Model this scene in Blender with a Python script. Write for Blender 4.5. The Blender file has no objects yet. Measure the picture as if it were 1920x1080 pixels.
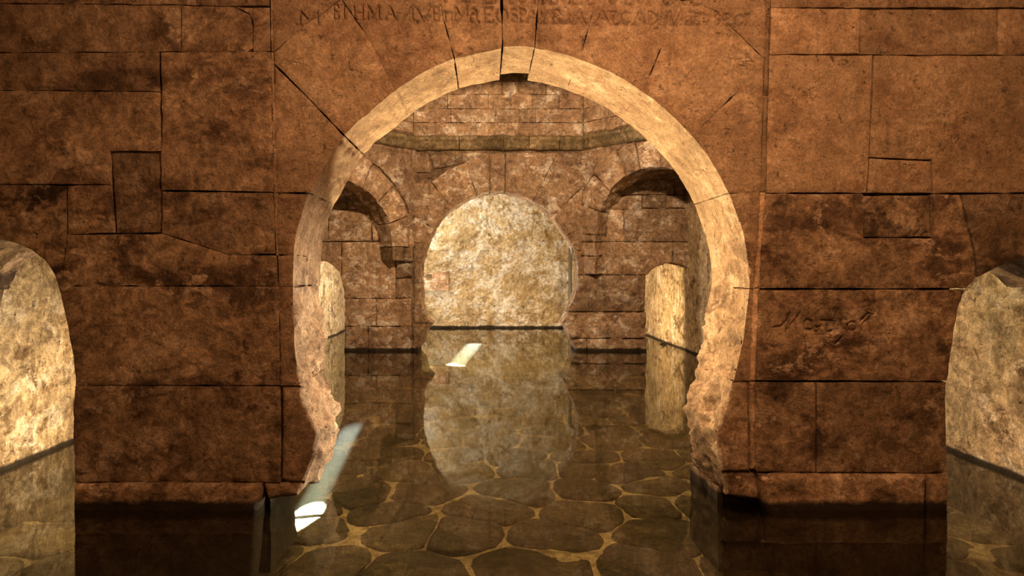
import bpy, math, random
import numpy as np
from mathutils import Vector
from mathutils.geometry import delaunay_2d_cdt

random.seed(7)
rng = np.random.default_rng(7)
SC = bpy.context.scene
COL = SC.collection

# ------------------------------------------------------------------ calibration
H = 1.4                       # eye height above the water (water level is z = 0)
F = 1200.0                    # focal length in pixels of a 1920 px wide frame
CX, CY = 909.0, 513.0         # vanishing point
def dist(delta): return F * H / delta
D1, D2 = dist(440), dist(377)     # front cross wall: front and rear face
D3, D3B = dist(145), dist(138)    # back cross wall
D4 = dist(102)                    # far wall
XL, XR = -2.45 * H, 2.62 * H      # outer side walls
BED = -0.42                       # pool floor
def PX(p, Y): return ((p[0] - CX) * Y / F, H - (p[1] - CY) * Y / F)
def PL(pts, Y): return [PX(p, Y) for p in pts]

# ------------------------------------------------------------------ camera
cam_d = bpy.data.cameras.new('camera')
cam = bpy.data.objects.new('camera', cam_d)
COL.objects.link(cam)
cam.location = (0, 0, H)
cam.rotation_euler = (math.pi / 2, 0, 0)
cam_d.sensor_width = 36
cam_d.lens = F / 1920 * 36
cam_d.shift_x = (960 - CX) / 1920
cam_d.shift_y = -(540 - CY) / 1920
cam_d.clip_start = 0.05
SC.camera = cam

# ------------------------------------------------------------------ world, exposure, lamps
w = bpy.data.worlds.new('world'); SC.world = w
w.use_nodes = True
w.node_tree.nodes['Background'].inputs[0].default_value = (1.0, 0.75, 0.5, 1)
w.node_tree.nodes['Background'].inputs[1].default_value = 0.02
SC.view_settings.view_transform = 'Standard'
SC.view_settings.look = 'None'
SC.view_settings.exposure = 0.0
SC.view_settings.gamma = 1.0
SC.view_settings.use_curve_mapping = False
SC.cycles.caustics_reflective = False
SC.cycles.sample_clamp_indirect = 6.0
SC.cycles.max_bounces = 7
SC.cycles.diffuse_bounces = 3
SC.cycles.volume_bounces = 0

def lamp(name, loc, power, color, radius=0.12, spot=None, target=None, blend=0.3):
    d = bpy.data.lights.new(name, 'SPOT' if spot else 'POINT')
    d.energy = power; d.color = color; d.shadow_soft_size = radius
    o = bpy.data.objects.new(name, d); COL.objects.link(o)
    o.location = loc
    if spot:
        d.spot_size = spot; d.spot_blend = blend
        o.rotation_euler = (Vector(target) - Vector(loc)).to_track_quat('-Z', 'Y').to_euler()
    return o
ORANGE = (1.0, 0.56, 0.30)
WARM = (1.0, 0.77, 0.48)
AMBER = (1.0, 0.70, 0.36)
PALE = (1.0, 0.89, 0.72)
lamp('ceiling_lamp_near', (0.75, 1.5, 3.55), 255, ORANGE, 0.15)
lamp('arch_spot_west', (-1.62, 5.65, 0.45), 1650, (1.0, 0.73, 0.40), 0.08, spot=math.radians(92), target=(0.95, 4.1, 2.7), blend=0.9)
lamp('arch_spot_east', (2.16, 5.65, 0.45), 1250, (1.0, 0.84, 0.62), 0.08, spot=math.radians(46), target=(-1.0, 4.15, 0.55), blend=0.9)
lamp('drum_spot', (0.5, 6.2, 4.74), 1350, (1.0, 0.69, 0.41), 0.12, spot=math.radians(123), target=(0.5, 7.2, 3.01), blend=0.06)
lamp('wall_lamp_west', (XL + 0.95, 4.78, 0.32), 68, WARM, 0.08)
lamp('wall_lamp_east', (XR - 1.0, 5.0, 0.6), 9, PALE, 0.08)
lamp('far_lamp_west', (-1.55, D3B + 0.42, 0.8), 330, PALE, 0.12)
lamp('far_lamp_east', (2.0, D3B + 0.42, 0.8), 230, AMBER, 0.12)
lamp('far_lamp_high', (-1.75, D4 - 1.25, 3.5), 230, PALE, 0.15)
# two narrow shafts of daylight that enter the water and strike the pool floor
DAY = (0.80, 0.92, 1.0)
def shaft(name, entry, foot, back, power, half):
    e, f = Vector(entry), Vector(foot)
    src = e + (e - f).normalized() * back
    lamp(name, src, power, DAY, 0.02, spot=2 * half, target=f, blend=0.25)
shaft('daylight_shaft_near', (-0.867 * H, 4.18 * H, 0), (-0.96 * H, 3.45 * H, BED), 6.9, 2200000, 0.0125)
shaft('daylight_shaft_far', (-0.14 * H, 9.14 * H, 0), (-0.40 * H, 9.16 * H, BED), 3.6, 2200000, 0.036)

# ------------------------------------------------------------------ noise in numpy
def _hash(ix, iy, iz, seed):
    h = (ix.astype(np.int64) * 374761393 + iy.astype(np.int64) * 668265263 + iz.astype(np.int64) * 2147483647 + seed * 974711) & 0xffffffff
    h = ((h ^ (h >> 13)) * 1274126177) & 0xffffffff
    return ((h ^ (h >> 16)) & 0xffff) / 65535.0
def vnoise(p, seed=0):
    i = np.floor(p); f = p - i; f = f * f * (3 - 2 * f)
    i = i.astype(np.int64); r = 0
    for dx in (0, 1):
        wx = f[:, 0] if dx else 1 - f[:, 0]
        for dy in (0, 1):
            wy = f[:, 1] if dy else 1 - f[:, 1]
            for dz in (0, 1):
                wz = f[:, 2] if dz else 1 - f[:, 2]
                r = r + wx * wy * wz * _hash(i[:, 0] + dx, i[:, 1] + dy, i[:, 2] + dz, seed)
    return r * 2 - 1
def fbm(p, freq, octv=4, seed=0, gain=0.5):
    r = np.zeros(len(p)); a = 1.0
    for o in range(octv):
        r += a * vnoise(p * freq + o * 17.3, seed + o); a *= gain; freq *= 2.03
    return r

# ------------------------------------------------------------------ polygons
def area(p):
    p = np.asarray(p); x, y = p[:, 0], p[:, 1]
    return 0.5 * np.sum(x * np.roll(y, -1) - np.roll(x, -1) * y)
def ccw(p):
    p = [tuple(map(float, q)) for q in p]
    return p if area(p) > 0 else p[::-1]
def inside(pts, poly):
    pts = np.asarray(pts); poly = np.asarray(poly)
    x, y = pts[:, 0], pts[:, 1]; r = np.zeros(len(pts), bool)
    x1, y1 = poly[:, 0], poly[:, 1]; x2, y2 = np.roll(x1, -1), np.roll(y1, -1)
    for a, b, c, d in zip(x1, y1, x2, y2):
        if b == d: continue
        m = ((b > y) != (d > y)) & (x < (c - a) * (y - b) / (d - b) + a)
        r ^= m
    return r
def seg_dist(pts, a, b, closed=False):
    """distance of each point to the nearest of the segments a[i]-b[i]"""
    pts = np.asarray(pts); best = np.full(len(pts), 1e9)
    for p, q in zip(a, b):
        d = q - p; L = d @ d
        t = np.clip(((pts - p) @ d) / (L if L > 1e-18 else 1), 0, 1)
        v = pts - p - t[:, None] * d
        best = np.minimum(best, np.sqrt((v * v).sum(1)))
    return best
def boolean(poly, other, op):
    """op '-': poly minus other, '&': intersection; returns loops (largest first)"""
    A, B = ccw(poly), ccw(other); n = len(A); m = len(B)
    V = [Vector(p) for p in A] + [Vector(p) for p in B]
    E = [(i, (i + 1) % n) for i in range(n)] + [(n + i, n + (i + 1) % m) for i in range(m)]
    ov, oe, of, *_ = delaunay_2d_cdt(V, E, [], 0, 1e-6)
    P = np.array([(v.x, v.y) for v in ov])
    T = np.array([f for f in of if len(f) == 3])
    c = P[T].mean(1)
    keep = inside(c, A) & (~inside(c, B) if op == '-' else inside(c, B))
    nxt = {}
    es = set()
    for t in T[keep]:
        t = list(t) if area(P[t]) > 0 else list(t)[::-1]
        for k in range(3): es.add((t[k], t[(k + 1) % 3]))
    for a, b in es:
        if (b, a) not in es: nxt.setdefault(a, []).append(b)
    loops = []
    while nxt:
        s = next(iter(nxt)); loop = [s]; cur = s
        while True:
            l = nxt.get(cur)
            if not l: break
            b = l.pop()
            if not l: del nxt[cur]
            if b == s: break
            loop.append(b); cur = b
        if len(loop) > 2: loops.append([tuple(P[i]) for i in loop])
    loops.sort(key=lambda l: -abs(area(l)))
    return loops
def minus(poly, *others):
    cur = ccw(poly)
    for o in others:
        l = boolean(cur, o, '-')
        if not l: return None
        cur = l[0]
    return cur
def clip(poly, other):
    l = boolean(poly, other, '&')
    return l[0] if l else None
def densify(p, s):
    out = []
    for i in range(len(p)):
        a, b = np.array(p[i]), np.array(p[(i + 1) % len(p)])
        L = np.hypot(*(b - a)); n = max(1, int(round(L / s)))
        for k in range(n): out.append(a + (b - a) * k / n)
    r = [out[0]]
    for q in out[1:]:
        if np.hypot(*(q - r[-1])) > s * 0.25: r.append(q)
    if np.hypot(*(r[-1] - r[0])) < s * 0.25: r.pop()
    return np.array(r)
def normals2(p):
    t = np.roll(p, -1, 0) - np.roll(p, 1, 0)
    t /= np.maximum(np.hypot(t[:, 0], t[:, 1]), 1e-9)[:, None]
    return np.stack([t[:, 1], -t[:, 0]], 1)          # outward for ccw

# ------------------------------------------------------------------ materials
def node(nt, kind, **kw):
    n = nt.nodes.new(kind)
    for k, v in kw.items(): setattr(n, k, v)
    return n
def new_mat(name):
    m = bpy.data.materials.new(name); m.use_nodes = True
    return m, m.node_tree, m.node_tree.nodes['Principled BSDF']
class G:
    """little graph helper"""
    def __init__(s, nt): s.nt = nt; s.L = nt.links.new
    def val(s, sock, v):
        if hasattr(v, 'links'): s.L(v, sock)
        elif v is not None: sock.default_value = v
    def math(s, op, a, b=None, clamp=False):
        n = node(s.nt, 'ShaderNodeMath', operation=op, use_clamp=clamp)
        s.val(n.inputs[0], a); s.val(n.inputs[1], b); return n.outputs[0]
    def noise(s, vec, scale, detail=6, rough=0.6, dist=0.0):
        n = node(s.nt, 'ShaderNodeTexNoise'); s.val(n.inputs['Vector'], vec)
        n.inputs['Scale'].default_value = scale; n.inputs['Detail'].default_value = detail
        n.inputs['Roughness'].default_value = rough; n.inputs['Distortion'].default_value = dist
        return n.outputs['Fac']
    def ramp(s, fac, lo, hi):
        n = node(s.nt, 'ShaderNodeMapRange'); n.interpolation_type = 'SMOOTHSTEP'
        s.val(n.inputs[0], fac); n.inputs[1].default_value = lo; n.inputs[2].default_value = hi
        return n.outputs[0]
    def mix(s, fac, a, b, blend='MIX'):
        n = node(s.nt, 'ShaderNodeMix', data_type='RGBA', blend_type=blend)
        s.val(n.inputs[0], fac)
        for k, v in ((6, a), (7, b)):
            if isinstance(v, tuple): v = (*v, 1) if len(v) == 3 else v
            s.val(n.inputs[k], v)
        return n.outputs[2]
    def vec(s, v, scale):
        n = node(s.nt, 'ShaderNodeVectorMath', operation='MULTIPLY'); s.val(n.inputs[0], v)
        n.inputs[1].default_value = scale; return n.outputs[0]

def stone_mat(name, base, dark, pale, dark_lo=0.5, dark_hi=0.68, pale_lo=0.56, pale_hi=0.7, streak=0.35,
              pit=0.5, bump=0.5, grain=1.0, red=None, rough=0.85, tone=True, mottle=1.0, big=1.0, flk=0.9, wet=(0.075, 0.035)):
    m, nt, b = new_mat(name); g = G(nt)
    sta = 1.0
    if tone: sta = node(nt, 'ShaderNodeAttribute', attribute_type='OBJECT', attribute_name='stain').outputs['Fac']
    geo = node(nt, 'ShaderNodeNewGeometry').outputs['Position']
    n1 = g.noise(geo, 1.3 * big, 6, 0.62, 0.4)
    n2 = g.noise(g.vec(geo, (1, 1, 2.0)), 1.7 * big, 7, 0.68, 0.6)
    n3 = g.noise(g.vec(geo, (1.0, 1.0, 1.3)), 4.2 * big, 8, 0.72, 0.3)
    drip = g.noise(g.vec(geo, (5.0, 5.0, 0.7)), 1.6, 8, 0.62, 0.2)
    fine = g.noise(geo, 26, 6, 0.7)
    var = g.mix(g.ramp(n1, 0.3, 0.7), tuple(c * 0.78 for c in base), tuple(min(1, c * 1.18) for c in base))
    if red: var = g.mix(g.math('MULTIPLY', g.ramp(n2, 0.45, 0.65), 0.6), var, red)
    var = g.mix(g.math('MULTIPLY', g.ramp(drip, 0.55, 0.75), streak), var, pale)
    var = g.mix(g.math('MULTIPLY', g.ramp(g.math('SUBTRACT', 1.0, drip), 0.55, 0.72), streak * 1.2), var, dark)
    pf = g.ramp(g.math('ADD', g.math('MULTIPLY', n3, 0.7), g.math('MULTIPLY', n1, 0.3)), pale_lo, pale_hi)
    var = g.mix(g.math('MULTIPLY', pf, 0.75), var, pale)
    df = g.ramp(g.math('ADD', g.math('MULTIPLY', n2, 0.65), g.math('MULTIPLY', g.math('SUBTRACT', 1.0, n3), 0.35)), dark_lo, dark_hi)
    var = g.mix(g.math('MULTIPLY', g.math('MULTIPLY', df, 0.85), sta, True), var, dark)
    flake = g.math('MULTIPLY', g.ramp(g.noise(g.vec(geo, (1.0, 1.0, 1.5)), 3.1 * big, 11, 0.76, 0.4), 0.535, 0.56), g.ramp(n1, 0.40, 0.56))
    var = g.mix(g.math('MULTIPLY', flake, g.math('MULTIPLY', sta, flk), True), var, pale)
    soot = g.math('MULTIPLY', g.ramp(g.noise(g.vec(geo, (1.3, 1.3, 0.9)), 2.7 * big, 10, 0.78, 0.2), 0.43, 0.405), g.ramp(n2, 0.40, 0.56))
    var = g.mix(g.math('MULTIPLY', soot, g.math('MULTIPLY', sta, 0.75), True), var, dark)
    crk = g.ramp(g.math('ABSOLUTE', g.math('SUBTRACT', g.noise(g.vec(geo, (1, 1, 2.2)), 2.2, 7, 0.6, 0.6), 0.5)), 0.007, 0.002)
    crk = g.math('MULTIPLY', crk, g.ramp(n3, 0.5, 0.58))
    var = g.mix(g.math('MULTIPLY', crk, 0.75), var, tuple(c * 0.4 for c in dark))
    pits = g.ramp(g.noise(geo, 17, 7, 0.75, 0.5), 0.40, 0.30)
    var = g.mix(g.math('MULTIPLY', pits, pit), var, tuple(c * 0.45 for c in dark))
    var = g.mix(g.ramp(fine, 0.2, 0.8), g.mix(1.0, var, (0.8, 0.8, 0.8), 'MULTIPLY'), g.mix(1.0, var, (1.15, 1.15, 1.15), 'MULTIPLY'))
    mot = g.noise(geo, 11, 7, 0.72, 0.8)
    mm = g.mix(g.ramp(mot, 0.36, 0.66), g.mix(1.0, var, (0.50, 0.47, 0.44), 'MULTIPLY'), g.mix(1.0, var, (1.36, 1.36, 1.36), 'MULTIPLY'))
    var = g.mix(g.math('MULTIPLY', g.math('ADD', g.math('MULTIPLY', sta, 0.75), 0.15), mottle, True), var, mm)
    spk = g.noise(geo, 75, 3, 0.7)
    var = g.mix(g.ramp(spk, 0.3, 0.7), g.mix(1.0, var, (0.75, 0.73, 0.7), 'MULTIPLY'), g.mix(1.0, var, (1.2, 1.2, 1.2), 'MULTIPLY'))
    if tone:
        at = node(nt, 'ShaderNodeAttribute', attribute_type='OBJECT', attribute_name='tone')
        v = node(nt, 'ShaderNodeVectorMath', operation='SCALE')
        g.L(var, v.inputs[0]); g.L(at.outputs['Fac'], v.inputs['Scale']); var = v.outputs[0]
    # algae line where the water stands
    sep = node(nt, 'ShaderNodeSeparateXYZ'); g.L(geo, sep.inputs[0])
    wl = g.ramp(g.math('ADD', sep.outputs['Z'], g.math('MULTIPLY', g.math('SUBTRACT', n3, 0.5), 0.09 if wet[0] > .05 else .03)), *wet)
    var = g.mix(g.math('MULTIPLY', wl, 0.97), var, (0.018, 0.012, 0.006))
    g.L(var, b.inputs['Base Color'])
    b.inputs['Roughness'].default_value = rough
    b.inputs['Specular IOR Level'].default_value = 0.25
    hgt = g.math('ADD', g.math('MULTIPLY', g.noise(geo, 9 * grain, 8, 0.74, 0.3), 1.0), g.math('MULTIPLY', fine, 0.35))
    hgt = g.math('SUBTRACT', hgt, g.math('MULTIPLY', pits, 0.4))
    bp = node(nt, 'ShaderNodeBump'); bp.inputs['Strength'].default_value = bump
    bp.inputs['Distance'].default_value = 0.035
    g.L(hgt, bp.inputs['Height']); g.L(bp.outputs[0], b.inputs['Normal'])
    return m

M_FRONT = stone_mat('sandstone_front', (0.44, 0.30, 0.18), (0.085, 0.05, 0.03), (0.66, 0.50, 0.34), red=(0.36, 0.21, 0.12), bump=0.85, dark_lo=.49, dark_hi=.60, pale_lo=.54, pale_hi=.64)
M_BACK = stone_mat('sandstone_back', (0.42, 0.275, 0.165), (0.10, 0.065, 0.035), (0.80, 0.70, 0.58), red=(0.36, 0.21, 0.14), flk=1.0, pale_lo=.53, pale_hi=.63,
                   streak=0.45, bump=0.8, grain=0.8)
M_MORTAR = stone_mat('mortar', (0.20, 0.13, 0.075), (0.06, 0.04, 0.025), (0.33, 0.24, 0.15), tone=False)
M_PLASTER = stone_mat('lime_plaster_far', (0.66, 0.51, 0.29), (0.30, 0.19, 0.09), (0.97, 0.93, 0.83), pale_lo=0.47, pale_hi=0.57, mottle=.7, big=.6,
                      dark_lo=0.53, dark_hi=0.66, streak=0.35, pit=0.7, flk=1.0, bump=1.5, grain=1.1, tone=False)
M_SIDE = stone_mat('stained_plaster_side', (0.56, 0.42, 0.24), (0.16, 0.09, 0.04), (0.80, 0.68, 0.50), dark_lo=0.51, dark_hi=0.61,
                   streak=0.75, pit=0.9, bump=1.0, tone=False, wet=(.045, .018))
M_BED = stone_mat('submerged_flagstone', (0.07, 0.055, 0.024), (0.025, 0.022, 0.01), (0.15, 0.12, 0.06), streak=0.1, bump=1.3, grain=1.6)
M_SILT = stone_mat('pale_silt_joint', (0.23, 0.19, 0.105), (0.10, 0.07, 0.03), (0.28, 0.23, 0.13), streak=0.1, bump=0.6, tone=False)
M_CORNICE = stone_mat('mossy_cornice_stone', (0.27, 0.20, 0.105), (0.09, 0.065, 0.03), (0.48, 0.36, 0.22), bump=0.8)
def plain(name, col, rough=0.5, metal=0.0):
    m, nt, b = new_mat(name); g = G(nt)
    geo = node(nt, 'ShaderNodeNewGeometry').outputs['Position']
    g.L(g.mix(g.noise(geo, 14, 8), tuple(c * 0.7 for c in col), tuple(min(1, c * 1.25) for c in col)), b.inputs['Base Color'])
    b.inputs['Roughness'].default_value = rough; b.inputs['Metallic'].default_value = metal
    return m
# floor and bed materials lie under water: no algae line wanted below it
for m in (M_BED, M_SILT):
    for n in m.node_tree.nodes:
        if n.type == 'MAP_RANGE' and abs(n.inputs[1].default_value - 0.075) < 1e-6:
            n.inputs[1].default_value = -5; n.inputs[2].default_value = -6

# ------------------------------------------------------------------ objects
def link(name, me, mat, parent=None):
    o = bpy.data.objects.new(name, me); COL.objects.link(o)
    if mat: me.materials.append(mat)
    if parent: o.parent = parent
    return o
def mesh(name, V, Fc, smooth=True, sharp=55):
    me = bpy.data.meshes.new(name)
    me.from_pydata([tuple(v) for v in V], [], [tuple(f) for f in Fc])
    me.validate(); me.update()
    if smooth:
        me.polygons.foreach_set('use_smooth', [True] * len(me.polygons))
        try: me.set_sharp_from_angle(angle=math.radians(sharp))
        except Exception: pass
    return me
class Frame:
    """a vertical plane: u runs along it, v is world z, n points to the viewer"""
    def __init__(s, o, u):
        s.o = np.array([o[0], o[1], 0.0]); s.u = np.array([u[0], u[1], 0.0]); s.u /= np.linalg.norm(s.u)
        s.v = np.array([0, 0, 1.0]); s.n = np.array([s.u[1], -s.u[0], 0.0])
    def pt(s, uv, d):
        uv = np.asarray(uv)
        d = np.asarray(d) * np.ones(len(uv))
        return s.o + uv[:, :1] * s.u + uv[:, 1:2] * s.v - d[:, None] * s.n   # d grows away from the viewer
FRONT = Frame((0, D1), (1, 0))
BACK = Frame((0, D3), (1, 0))

def slab(name, poly, fr, depth, mat, parent=None, sp=0.02, gap=0.0022, rnd=0.006, rw=0.022, amp=0.006, freq=5.0, rings=2,
         d0=0.0, edge_amp=0.004, rough_line=None, rough_amp=0.012, rough_fn=None, strokes=None, tone=None, seed=0, tilt=True, cap=True, jag=0.0, stain=0.8):
    """one stone: a polygon of the wall plane, relief on its face, worn arrises, sides running back into the wall"""
    poly = ccw(poly)
    if abs(area(poly)) < 1e-4: return None
    O = densify(poly, sp)
    if len(O) < 4: return None
    N = normals2(O)
    O = O - N * gap
    O3 = fr.pt(O, d0)
    if edge_amp: O = O + N * (fbm(O3, 9.0, 3, 31 + seed) * edge_amp)[:, None]
    a, bb = O, np.roll(O, -1, 0)
    lo, hi = O.min(0), O.max(0)
    xs = np.arange(lo[0], hi[0], sp); ys = np.arange(lo[1], hi[1], sp * 0.87)
    gx, gy = np.meshgrid(xs, ys); gx = gx + (np.arange(len(ys)) % 2)[:, None] * sp * 0.5
    I = np.stack([gx.ravel(), gy.ravel()], 1)
    I = I[inside(I, O)] if len(I) else I.reshape(0, 2)
    extra = np.zeros((0, 2)); sa = sb = None
    if strokes is not None and len(strokes):
        sa = np.array([s[0] for s in strokes]); sb = np.array([s[1] for s in strokes])
        ex = []
        for p, q in zip(sa, sb):
            L = np.hypot(*(q - p)); n = max(1, int(L / 0.006)); t = (q - p) / max(L, 1e-9); nn = np.array([-t[1], t[0]])
            for k in range(n + 1):
                c = p + (q - p) * k / n
                ex += [c, c + nn * 0.0045, c - nn * 0.0045, c + nn * 0.0105, c - nn * 0.0105]
        ex = np.array(ex); ex = ex[inside(ex, O)]
        if len(ex):
            ex = ex[seg_dist(ex, a, bb) > 0.003]
            key = np.unique((ex / 0.0025).round().astype(int), axis=0, return_index=True)[1]
            extra = ex[np.sort(key)]
            if len(I): I = I[seg_dist(I, sa, sb) > 0.013]
    if len(I): I = I[seg_dist(I, a, bb) > sp * 0.55]
    A = np.concatenate([O, I, extra]); n = len(O)
    try:
        ov, oe, of, vmap, *_ = delaunay_2d_cdt([Vector(p) for p in A], [(i, (i + 1) % n) for i in range(n)], [], 0, 1e-7)
    except Exception:
        return None
    P = np.array([(v.x, v.y) for v in ov])
    idx = {}
    for k, l in enumerate(vmap):
        for q in l: idx[q] = k
    T = np.array([f for f in of if len(f) == 3])
    T = T[inside(P[T].mean(1), O)]
    sgn = np.array([area(P[t]) for t in T]) > 0
    T[~sgn] = T[~sgn][:, ::-1]
    bd = seg_dist(P, a, bb)
    W3 = fr.pt(P, d0)
    e = np.clip(1 - bd / rw, 0, 1)
    D = rnd * e * e + amp * fbm(W3, freq, 5, 3 + seed) + amp * 0.6 * np.maximum(0, fbm(W3, freq * 2.3, 4, 77 + seed) - 0.35) * 3
    if tilt:
        c = P.mean(0); ext = np.maximum(np.ptp(P, axis=0), 0.05)
        D = D + ((P - c) / ext) @ np.array([random.uniform(-1, 1), random.uniform(-1, 1)]) * amp * 0.7 + random.uniform(-1, 1) * amp * 0.55
    if jag: D = D + jag * np.clip(fbm(W3, 3.0, 5, 50, 0.6), -1, 1)
    if sa is not None:
        sd = seg_dist(P, sa, sb); D = D + 0.016 * np.clip(1.15 - sd / 0.0095, 0, 1)
    V = list(fr.pt(P, d0 + D)); Fc = [tuple(t) for t in T]
    loop = [idx[i] for i in range(n)]
    rl = np.zeros(n)
    if rough_line is not None:
        ra = np.array(rough_line); rl = np.clip(1 - (seg_dist(O, ra[:-1], ra[1:]) - gap - edge_amp) / 0.02, 0, 1)
    base_d = D[loop]
    prev = loop
    NO = normals2(O)
    for k in range(1, rings + 1):
        dd = base_d + (depth - base_d) * k / rings
        q3 = fr.pt(O, d0 + dd)
        ra_ = rough_amp if rough_fn is None else rough_amp * rough_fn(q3)
        off = (fbm(q3, 7.0, 5, 11 + seed, 0.62) * ra_ + 0.4 * ra_ * np.minimum(0, fbm(q3, 16.0, 3, 19))) * rl * min(1, k / 2)
        V3 = fr.pt(O + NO * off[:, None], d0 + dd)
        start = len(V); V += list(V3)
        cur = list(range(start, start + n))
        for i in range(n):
            j = (i + 1) % n
            Fc.append((prev[i], cur[i], cur[j], prev[j]))
        prev = cur
    if cap: Fc.append(tuple(prev[::-1]))
    o = link(name, mesh(name, V, Fc), mat, parent)
    o['tone'] = float(tone if tone is not None else random.uniform(0.85, 1.12)); o['stain'] = float(stain)
    return o
def core(name, poly, fr, d0, d1, mat, kind='structure'):
    """plain mortar body of a wall"""
    O = np.array(ccw(poly)); n = len(O)
    ov, oe, of, vmap, *_ = delaunay_2d_cdt([Vector(p) for p in O], [(i, (i + 1) % n) for i in range(n)], [], 0, 1e-7)
    P = np.array([(v.x, v.y) for v in ov]); T = [t for t in of if len(t) == 3 and inside([P[list(t)].mean(0)], O)[0]]
    T = [t if area(P[list(t)]) > 0 else t[::-1] for t in T]
    m = len(P); V = list(fr.pt(P, d0)) + list(fr.pt(P, d1))
    Fc = [tuple(t) for t in T] + [tuple(q + m for q in t[::-1]) for t in T]
    idx = {q: k for k, l in enumerate(vmap) for q in l}
    for i in range(n):
        a, b = idx[i], idx[(i + 1) % n]
        Fc.append((a, a + m, b + m, b))
    o = link(name, mesh(name, V, Fc, smooth=False), mat)
    o['kind'] = kind; o['tone'] = 1.0; o['stain'] = 0.8
    return o
def sheet(name, corner, du, dv, nu, nv, nrm, mat, amp, freq, seed=0, oct_=5, fn=None):
    """a displaced plaster surface"""
    c, du, dv, nrm = map(np.array, (corner, du, dv, nrm))
    g = np.stack(np.meshgrid(np.linspace(0, 1, nu), np.linspace(0, 1, nv)), -1).reshape(-1, 2)
    P = c + g[:, :1] * du + g[:, 1:] * dv
    d = amp * fbm(P, freq, oct_, seed)
    if fn is not None: d = d + fn(P)
    P = P + d[:, None] * nrm
    Fc = [(j * nu + i, j * nu + i + 1, (j + 1) * nu + i + 1, (j + 1) * nu + i) for j in range(nv - 1) for i in range(nu - 1)]
    if np.cross(du, dv) @ nrm < 0: Fc = [f[::-1] for f in Fc]
    o = link(name, mesh(name, P, Fc), mat); o['kind'] = 'structure'
    return o

# ================================================================== THE FRONT WALL
arch_px = [(1364, 1100), (1364, 930), (1361, 912), (1352, 870), (1343, 815), (1361, 767), (1388, 671), (1403, 580), (1406, 520), (1402, 480), (1390, 425), (1370, 370),
           (1340, 310), (1300, 255), (1240, 196), (1170, 147), (1085, 108), (1025, 92), (970, 87), (940, 90), (865, 106), (805, 128), (740, 170),
           (690, 210), (645, 252), (605, 315), (580, 360), (560, 415), (550, 465), (549, 530), (551, 611), (554, 671), (566, 749), (596, 812), (588, 860), (566, 915), (557, 932), (557, 1100)]
def smooth_curve(pts, lo, hi, it=2):
    p = [np.array(q, float) for q in pts]
    head, mid, tail = p[:lo], p[lo:hi], p[hi:]
    for _ in range(it):
        m = [mid[0]]
        for a, b in zip(mid[:-1], mid[1:]): m += [a * 0.75 + b * 0.25, a * 0.25 + b * 0.75]
        m.append(mid[-1]); mid = m
    return [tuple(q) for q in head + mid + tail]
arch_px = smooth_curve(arch_px, 4, 34)
ARCH = PL(arch_px, D1)
ARCH_CORE = PL([(x, y - 115) if 942 < x < 1000 and y < 110 else (x, y) for x, y in arch_px[:-2]] + [(545, 918), (497, 930), (497, 1100)], D1)     # the left pier is undercut below the water line
def side_arch(inner_px, Y, wall_x, apex_x, sgn):
    """opening that springs from the outer wall: inner half traced, outer half mirrored about the apex"""
    inner = PL(inner_px, Y)                      # from apex down to below the water
    ax = inner[0][0]
    outer = [(2 * ax - x, z) for x, z in inner]
    far = wall_x + (-0.35 if sgn < 0 else 0.35)
    pts = list(inner)
    o2 = [(far, -0.8)]
    for x, z in outer[::-1]:
        if z > 0.75 and (x > wall_x + 0.02 if sgn < 0 else x < wall_x - 0.02): o2.append((x, z))
    o2.insert(1, (far, o2[1][1] if len(o2) > 1 else 0.7))
    return pts + o2
LOPEN = side_arch([(-8, 449), (18, 453), (36, 459), (60, 471), (84, 490), (102, 518), (113, 550), (124, 600), (134, 660), (141, 713), (139, 767), (138, 840), (141, 900), (142, 1110)], D1, XL, 0, -1)
ROPEN = side_arch([(1932, 480), (1913, 484), (1886, 495), (1855, 509), (1832, 523), (1814, 543), (1801, 568), (1789, 623), (1781, 689), (1775, 749), (1777, 851), (1775, 960), (1774, 1110)], D1, XR, 0, 1)
def grow(loop, d):
    p = densify(ccw(loop), 0.06); return [tuple(q) for q in p + normals2(p) * d]
ZT = 4.0
rect = [(XL - 0.3, -0.44), (XR + 0.3, -0.44), (XR + 0.3, ZT), (XL - 0.3, ZT)]
# the pier corners over the water are eaten away: the core is cut back with them
wall_front = core('wall_front', minus(minus(minus(rect, grow(LOPEN, 0.03)), grow(ROPEN, 0.03)), grow(ARCH_CORE, 0.03)) , FRONT, 0.10, D2 - D1 - 0.02, M_MORTAR)
# 'minus' keeps the largest loop; the wall is in one piece above the arch
ARCH_LINE = ARCH

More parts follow.
